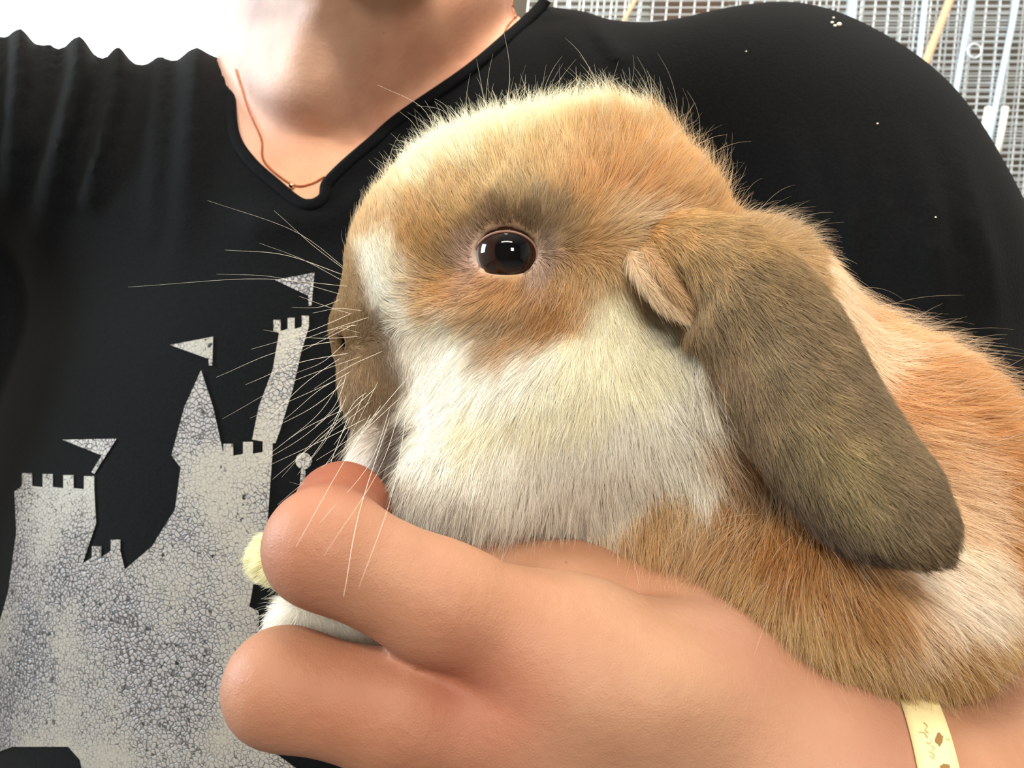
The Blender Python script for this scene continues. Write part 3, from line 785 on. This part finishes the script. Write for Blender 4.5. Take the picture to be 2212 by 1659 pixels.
def groom(roots, nrm, T, L, lift, clump=0.5, seed=0, nseg=5, guides=9000, jit=0.16):
    n = len(roots); L = L*(1.15+0.35*np.clip((lift-0.4)/0.15, 0, 1))
    T = T-nrm*(T*nrm).sum(1)[:, None]; T /= np.linalg.norm(T, axis=1)[:, None]+1e-9
    B = np.cross(nrm, T)
    g1 = wave(roots, 700, seed+11)*0.22+wave(roots, 1500, seed+12)*0.15
    T = T+B*(g1+rng.normal(0, jit, n))[:, None]
    lf = np.clip(lift+rng.normal(0, 0.08, n), 0.05, 0.95)[:, None]
    d0 = T*(1-lf)+nrm*lf; d0 /= np.linalg.norm(d0, axis=1)[:, None]
    d1 = T*(1-lf*0.45)+nrm*lf*0.45+np.array([0, 0, -0.10]); d1 /= np.linalg.norm(d1, axis=1)[:, None]
    L = L*np.exp(rng.normal(0, 0.16, n))
    long = rng.random(n) < 0.05; L = np.where(long, L*1.5, L)
    s = np.linspace(0, 1, nseg)
    pts = roots[:, None]+(d0[:, None]*(s-0.5*s*s)[None, :, None]+d1[:, None]*(0.5*s*s)[None, :, None])*L[:, None, None]
    gi = rng.choice(n, min(guides, n//4), replace=False)
    kd = kdtree.KDTree(len(gi))
    for i, g in enumerate(gi): kd.insert(roots[g], i)
    kd.balance()
    near = np.array([kd.find(r)[1] for r in roots])
    gp = pts[gi[near]]
    cl = (clump*rng.uniform(0.4, 1.0, n))[:, None]*(s**1.4)[None]
    pts = pts*(1-cl[..., None])+gp*cl[..., None]
    return pts
# near side (towards the camera) gets the dense coat, the hidden side a thin one
view = -rn[:, 1]
dens = np.where(view > -0.35, 1.0, 0.12)
eyed = np.linalg.norm((rv-EYE)*np.array([1, 1, 1.2]), axis=1)
dens = np.where((np.hypot((rv[:, 0]-EYE[0])/.0078, (rv[:, 2]-EYE[2])/.0060) < 1) & (rv[:, 1] < EYE[1]), 0.0, dens)
dens *= np.where((rv[:, 0] > 0.135), 0.5, 1)
hdist = interp(rv, fp, fv, 0.006)
dens *= np.clip(0.0075/np.maximum(hdist[:, 3], 0.0012), 0.8, 3.5)
NH = 330000
rt, ti, wt = scatter(rv, rf, NH, dens)
rnn = (rn[ti]*wt[..., None]).sum(1); rnn /= np.linalg.norm(rnn, axis=1)[:, None]
fl = interp(rt, fp, fv, 0.0055)
c = coat(rt)
c = c*np.exp(rng.normal(0, 0.13, NH))[:, None]*(1+0.10*wave(rt, 900, 33))[:, None]
c = np.clip(c, 0, 0.95)
pts = groom(rt, rnn, fl[:, :3], fl[:, 3], fl[:, 4], seed=1)
strands('fur', pts, c, rng.uniform(0.000034, 0.000060, NH), fur_m, rabbit, RB)

NG = 16000
rt, ti, wt = scatter(rv, rf, NG, np.where(hdist[:, 3] > 0.003, dens, dens*0.1))
rnn = (rn[ti]*wt[..., None]).sum(1); rnn /= np.linalg.norm(rnn, axis=1)[:, None]
fl = interp(rt, fp, fv, 0.0055)
c = coat(rt); c = np.clip(c*0.55+np.array([0.92, 0.84, 0.70])*0.42, 0, 0.95)*rng.uniform(0.8, 1.1, NG)[:, None]
pts = groom(rt, rnn, fl[:, :3], fl[:, 3]*1.25, np.clip(fl[:, 4]+0.13, 0, .8), clump=0.35, seed=1, guides=2500, jit=0.42)
g = strands('guard_hair', pts, np.clip(c, 0, .95), rng.uniform(0.000024, 0.000042, NG), fur_m, rabbit, RB)

# ---- ears: a lofted leaf, thick, with a hollow inner face
spine = [(1370, 540, .1735, 50, .0040), (1430, 545, .1700, 88, .0060), (1510, 570, .1645, 115, .0068), (1590, 615, .1585, 134, .0070), (1685, 725, .1530, 144, .0070), (1770, 885, .1465, 147, .0070),
         (1850, 1010, .1415, 145, .0066), (1925, 1095, .1385, 137, .0062), (1965, 1135, .1370, 118, .0056), (1996, 1166, .1362, 98, .0048), (2016, 1190, .1358, 74, .0038), (2030, 1205, .1356, 44, .0028), (2035, 1211, .1356, 8, .0012)]
ns_, nr_ = 64, 32
sp = spline(spine, ns_)
def ear_mesh(side=1):
    V = np.zeros((ns_, nr_, 3))
    mid = 0.197
    for i in range(ns_):
        px, py, d, hw, th = sp[i]
        j0, j1 = max(i-1, 0), min(i+1, ns_-1)
        t = sp[j1][:2]-sp[j0][:2]; t = t/np.hypot(*t); nn = np.array([-t[1], t[0]])      # screen normal, down-left
        e0 = P(px, py, d); wv_ = P(px+nn[0]*hw, py+nn[1]*hw, d)-e0
        for k in range(nr_):
            a = 2*PI*k/nr_; ca, sa = math.cos(a), math.sin(a)
            sy = -abs(sa)**0.9*math.copysign(1, sa)
            depth = sy*th
            if sy > 0: depth = sy*th*0.35                # inner face is flat
            depth += 0.0025*ca*ca*1.0                    # edges curl away from the viewer
            depth += 0.0060*max(0, ca)**2
            V[i, k] = e0+wv_*ca+np.array([0, depth, 0])
    if side < 0:
        V[..., 1] = 2*mid-V[..., 1]
        V[..., 0] -= 0.012
    v = V.reshape(-1, 3)
    i, k = np.meshgrid(np.arange(ns_-1), np.arange(nr_), indexing='ij'); k2 = (k+1) % nr_
    q = np.stack([i*nr_+k, i*nr_+k2, (i+1)*nr_+k2, (i+1)*nr_+k], -1).reshape(-1, 4)
    if side < 0: q = q[:, ::-1]
    return v, q
ev, ef = ear_mesh()
n_ = vnormals(ev, ef)
cen = ev.reshape(ns_, nr_, 3).mean(1).repeat(nr_, 0)
if ((ev-cen)*n_).sum(1).mean() < 0: ef = ef[:, ::-1]; n_ = -n_
ear_cols = [(1400,540,(216,176,126)),(1460,520,(210,168,116)),(1430,600,(206,168,124)),(1540,540,(184,148,104)),(1600,640,(160,132,98)),(1500,640,(164,134,102)),(1560,760,(152,122,92)),(1660,720,(158,132,100)),(1740,740,(150,126,98)),
    (1640,880,(150,122,92)),(1750,900,(156,130,94)),(1840,860,(142,120,96)),(1740,1010,(150,128,94)),(1830,1000,(170,146,100)),(1900,980,(140,118,94)),(1850,1100,(160,138,98)),(1950,1080,(138,116,92)),(2030,1090,(130,110,88)),
    (1920,1180,(140,118,92)),(2000,1180,(132,110,84)),(2060,1160,(124,104,82)),(1780,1120,(110,90,76)),(1860,1200,(92,76,68)),(1950,1245,(92,78,70)),(1700,1040,(110,86,66)),(1600,900,(132,106,80)),(2040,1220,(112,94,78))]
etree = bvh(ev, ef)
eap = []; eav = []
for px, py, c_ in ear_cols:
    h, n = hit(etree, px, py)
    if h is not None: eap.append(h); eav.append(lin(c_))
eap = np.array(eap); eav = np.array(eav)**0.92*np.array([.95, 1.0, 1.0])
def ear_col(p):
    q = p+np.stack([wave(p, 500, s) for s in (4, 5, 6)], 1)*0.0015
    return interp(q, eap, eav, 0.004)
def ear_fur(name, v, f, n_, count, parent):
    r_, t_, w_ = scatter(v, f, count, np.ones(len(v)))
    nn = (n_[t_]*w_[..., None]).sum(1); nn /= np.linalg.norm(nn, axis=1)[:, None]
    T = np.tile(np.array([0.72, 0, -0.62]), (count, 1))
    u = np.clip((r_[:, 0]-P(1400, 0, .157)[0])/0.03, 0, 1)
    L_ = 0.0042-0.0016*u
    c_ = ear_col(r_ if v is ev else r_*np.array([1, -1, 1])+np.array([0.012, 2*0.197, 0]))
    c_ = np.clip(c_*np.exp(rng.normal(0, 0.17, count))[:, None]*(1+0.2*wave(r_, 1300, 71))[:, None], 0, 0.95)
    p_ = groom(r_, nn, T, L_, 0.20*np.ones(count), clump=0.55, seed=5, nseg=4, guides=5000, jit=0.22)
    return strands(name, p_, c_, rng.uniform(0.00003, 0.000055, count), fur_m, parent, RB)
ear = npmesh('ear', ev, ef, hide_m, rabbit, RB, col=ear_col(ev)*0.75); ear['label'] = 'grey-brown drooping ear on the near side'
ear_fur('ear_fur', ev, ef, n_, 70000, ear)
fv2, ff2 = ear_mesh(-1)
nf_ = vnormals(fv2, ff2); cf_ = fv2.reshape(ns_, nr_, 3).mean(1).repeat(nr_, 0)
if ((fv2-cf_)*nf_).sum(1).mean() < 0: ff2 = ff2[:, ::-1]; nf_ = -nf_
ear2 = npmesh('ear', fv2, ff2, hide_m, rabbit, RB, col=ear_col(ev)*0.75); ear2['label'] = 'ear on the far side'
ear_fur('ear_fur', fv2, ff2, nf_, 9000, ear2)

# folds of skin where the ear meets the cheek
for pl, tint in (([(1350, 535, .1700), (1368, 562, .1660), (1390, 600, .1642), (1430, 650, .1635), (1500, 690, .1630)], (220, 192, 158)), ([(1378, 525, .1700), (1395, 548, .1658), (1425, 590, .1635), (1462, 635, .1625), (1520, 680, .1620)], (196, 160, 118))):
    fpts = spline([P(*q) for q in pl], 26)
    v_, f_ = tube(fpts, list(0.0013*np.sin(np.linspace(0.03, PI-0.05, 26)).clip(0.02)**0.7), 12)
    v_ = np.array(v_); fq = np.array([q for q in f_ if len(q) == 4])
    fn_ = vnormals(v_, fq); cc_ = fpts.repeat(12, 0)
    if ((v_-cc_)*fn_).sum(1).mean() < 0: fn_ = -fn_
    fo = npmesh('ear_fold', v_, f_, hide_m, rabbit, RB, col=np.tile(lin(tint), (len(v_), 1)))
    r_, t_, w_ = scatter(v_, fq, 2600, np.ones(len(v_)))
    nn = (fn_[t_]*w_[..., None]).sum(1); nn /= np.linalg.norm(nn, axis=1)[:, None]
    c_ = np.clip(lin(tint)**0.75*np.exp(rng.normal(0, .2, 2600))[:, None], 0, .95)
    p_ = groom(r_, nn, np.tile(np.array([0.6, 0, -0.8]), (2600, 1)), np.full(2600, .0030), np.full(2600, .25), seed=9, nseg=4, guides=300)
    strands('fold_fur', p_, c_, rng.uniform(.00003, .00005, 2600), fur_m, fo, RB)

# ---- eye
def eye_mat():
    m, nt, b = M('rabbit_eye'); N = nt.nodes; L = nt.links
    tc = N.new('ShaderNodeTexCoord'); mp = N.new('ShaderNodeMapping')
    L.new(tc.outputs['Object'], mp.inputs[0])
    # distance from the optical axis (local -Y), in metres
    mp.inputs['Scale'].default_value = (1, 0, 1); 
    ln = N.new('ShaderNodeVectorMath'); ln.operation = 'LENGTH'; L.new(mp.outputs[0], ln.inputs[0])
    mr = N.new('ShaderNodeMapRange'); mr.inputs['From Max'].default_value = 0.0075; L.new(ln.outputs['Value'], mr.inputs['Value'])
    rp = N.new('ShaderNodeValToRGB'); e = rp.color_ramp.elements
    e[0].position = 0; e[0].color = (0.002, 0.002, 0.003, 1)
    e[1].position = 1; e[1].color = (0.55, 0.58, 0.62, 1)
    for pos, c_ in ((0.46, (0.002, 0.002, 0.003, 1)), (0.52, (0.016, 0.006, 0.004, 1)), (0.84, (0.012, 0.004, 0.003, 1)), (0.90, (0.05, 0.04, 0.04, 1))):
        q = e.new(pos); q.color = c_
    L.new(mr.outputs[0], rp.inputs['Fac']); L.new(rp.outputs['Color'], b.inputs['Base Color'])
    b.inputs['Roughness'].default_value = 0.02; b.inputs['Coat Weight'].default_value = 0.0; b.inputs['Coat Roughness'].default_value = 0.015
    return m
v_, f_ = ball((0, 0, 0), 0.0074, 24)
eye = npmesh('eye', np.array(v_), f_, eye_mat(), rabbit); eye.location = Vector(EYE-RB)+Vector((0.0004, -0.0004, 0)); eye.rotation_euler = (0, 0, math.radians(8))
eye['label'] = 'dark glossy eye'
# eyelid rim
lidp = []
for a in np.linspace(0, 2*PI, 49)[:-1]:
    ca, sa = math.cos(a), math.sin(a)
    px = 1093+67*ca; py = 551-51*sa
    dr = P(px, py, 1.0); dr = dr/np.linalg.norm(dr)
    oc = -(EYE+np.array([0.0004, -0.0004, 0])); R_ = 0.0075
    bq = dr@oc; cq = oc@oc-R_*R_; disc = bq*bq-cq
    if disc > 0: t = -bq-math.sqrt(disc)
    else: t = -bq
    lidp.append(dr*t)
v_, f_ = tube(lidp, 0.0003, 8, True)
lid = npmesh('eyelid', np.array(v_), f_, simple('eyelid_skin', (132, 98, 84), 0.6), rabbit, RB); lid['label'] = 'pinkish grey rim of the eye'

# ---- whiskers
wm = simple('whisker', (238, 230, 216), 0.35)
wl = [[(765,585,.188),(640,500,.183),(448,433,.180)],[(765,600,.188),(620,552,.183),(486,540,.18)],[(785,625,.186),(560,604,.182),(277,620,.178)],[(770,615,.188),(660,562,.184),(560,525,.18)],
      [(750,640,.188),(600,600,.184),(468,592,.182)],[(770,590,.188),(680,530,.184),(592,455,.182)],[(745,740,.187),(600,762,.184),(467,815,.182)],[(790,770,.181),(620,830,.175),(480,905,.172)],
      [(820,830,.179),(700,940,.168),(588,1036,.16)],[(870,815,.176),(770,950,.148),(640,1180,.120)],[(860,850,.176),(750,960,.165),(600,1090,.155)],[(850,900,.177),(780,1100,.135),(742,1290,.118)],
      [(880,900,.174),(850,1060,.138),(775,1270,.118)],[(865,870,.176),(820,1010,.142),(700,1200,.118)],[(845,880,.178),(800,1000,.150),(690,1130,.128)],
      [(945,320,.185),(915,235,.175),(815,183,.17)],[(935,340,.185),(895,270,.18),(862,240,.175)],[(980,300,.186),(960,240,.176),(900,228,.17)],[(1082,260,.186),(1100,150,.18),(1086,55,.175)],[(900,380,.184),(870,350,.18),(835,345,.178)]]
r_ = random.Random(5)
for k in range(34):
    sx, sy = r_.uniform(752, 850), r_.uniform(640, 900)
    an = math.radians(r_.uniform(165, 195)+(sy-660)*0.20+r_.uniform(-14, 18)); Lw = r_.uniform(90, 260)
    sx = 752+(sx-752)*0.8; d0 = .188-(sx-745)*.00011
    ex, ey = sx+Lw*math.cos(an), sy-Lw*math.sin(an)*-1 if False else sy-Lw*math.sin(an)
    b_ = r_.uniform(-14, 14)
    wl.append([(sx, sy, d0), ((sx+ex)/2+b_*0.3, (sy+ey)/2+b_, d0-.006), (ex, ey, d0-.010)])
for pts_ in wl:
    pw = spline([P(*q) for q in pts_], 12)
    # root the whisker in the skin
    h = rtree.find_nearest(Vector(pw[0])); 
    if h[0] is not None: 
        off = np.array(h[0])-pw[0]; pw = pw+off*np.linspace(1, 0, 12)[:, None]**2
    rr = np.linspace(0.000055, 0.000014, 12)*random.uniform(0.7, 1.25)
    v_, f_ = tube(pw, list(rr), 5)
    npmesh('whisker', v_, f_, wm, rabbit, RB)

# ------------------------------------------------------------------ wire cages in the background
wire_m = simple('galvanised_wire', (226, 232, 236), 0.35, 0.35)
post_m = simple('blue_white_post', (200, 220, 238), 0.45)
tan_m = simple('tan_wood', (226, 186, 148), 0.7)
dark_m = simple('dark_wood', (92, 72, 58), 0.85)
def ctr(px, py, d): return P(px, py, d)
def rod(a, b, r, ns=5): return tube([a, b], r, ns)
def panel(x0, x1, z0, z1, y, px_, pz_, r, lean=0.0):
    parts = []
    nx = int((x1-x0)/px_); nz = int((z1-z0)/pz_)
    for i in range(nx+1):
        x = x0+i*px_; parts.append(rod((x+lean*(z0-0.4), y, z0), (x+lean*(z1-0.4), y, z1), r, 4))
    for j in range(nz+1):
        z = z0+j*pz_; parts.append(rod((x0+lean*(z-0.4), y-r, z), (x1+lean*(z-0.4), y-r, z+0.004), r, 4))
    return merge(parts)
CB = np.array([0.55, 1.44, -CH])
cage = root('wire_cage', 'stacked galvanised wire mesh cages behind the shoulder', 'cage', CB)
for (y, lean, pxs, pzs, x0, x1) in ((1.44, 0.10, .0254, .0127, 0.0, 1.25), (1.62, 0.10, .0254, .0127, 0.05, 1.4)):
    v_, f_ = panel(x0, x1, -0.10, 0.95, y, pxs, pzs, .0016, lean)
    o = npmesh('wire_mesh', v_, f_, wire_m, cage, CB, smooth=False); o['kind'] = 'stuff'
def bar(name, pts, r, mat, ns=10):
    v_, f_ = tube([P(*q) for q in pts], r, ns); return npmesh(name, v_, f_, mat, cage, CB)
bar('post', [(2040, -300, 1.43), (2000, -10, 1.43), (1985, 130, 1.43), (1950, 420, 1.43)], .0055, post_m)
bar('post', [(2130, -250, 1.43), (2095, 20, 1.43), (2066, 190, 1.43), (2020, 420, 1.43)], .0055, post_m)
bar('post', [(2240, -250, 1.43), (2185, 60, 1.43), (2160, 180, 1.43), (2130, 340, 1.43), (2090, 600, 1.43)], .0055, post_m)
bar('post', [(1850, -200, 1.43), (1843, 0, 1.43), (1838, 60, 1.43), (1820, 300, 1.43)], .008, post_m)
bar('brace', [(2150, -300, 1.42), (2052, 0, 1.42), (2005, 120, 1.42), (1900, 400, 1.42)], .0075, tan_m)
bar('brace', [(1500, -200, 1.42), (1372, 0, 1.42), (1340, 60, 1.42), (1250, 300, 1.42)], .004, tan_m)
for a, b in (((2135, 232, 1.40), (2122, 300, 1.40)), ((2172, 232, 1.40), (2155, 330, 1.40))):
    bar('hook', [a, ((a[0]+b[0])/2, (a[1]+b[1])/2, 1.40), b], .006, simple('white_plastic', (246, 246, 236), 0.4))
ringc = P(2105, 110, 1.42)
v_, f_ = tube([ringc+np.array([.0125*math.cos(a), 0, .0125*math.sin(a)]) for a in np.linspace(0, 2*PI, 25)[:-1]], .0018, 6, True)
npmesh('ring', v_, f_, wire_m, cage, CB)
# frame rails and feet bring the cage down to the floor
for (x0, y0) in ((0.0, 1.46), (1.25, 1.46), (0.0, 1.62), (1.25, 1.62)):
    v_, f_ = boxm((x0-.02, y0-.01, -CH), (x0+.02, y0+.02, -0.09)); npmesh('leg', v_, f_, dark_m, cage, CB, smooth=False)
v_, f_ = boxm((-.02, 1.80, -.10), (1.6, 1.805, 1.0)); npmesh('back_sheet', v_, f_, simple('grey_sheet', (92, 82, 70), 0.8), cage, CB, smooth=False)
v_, f_ = boxm((-.02, 1.45, -.13), (1.4, 1.64, -.09)); npmesh('shelf', v_, f_, dark_m, cage, CB, smooth=False)
v_, f_ = boxm((0.28, 1.455, 0.655), (0.40, 1.60, 0.78)); npmesh('tray', v_, f_, dark_m, cage, CB, smooth=False)
v_, f_ = boxm((0.56, 1.455, 0.56), (0.655, 1.47, 0.66)); npmesh('card', v_, f_, simple('white_card', (236, 238, 232), 0.7), cage, CB, smooth=False)
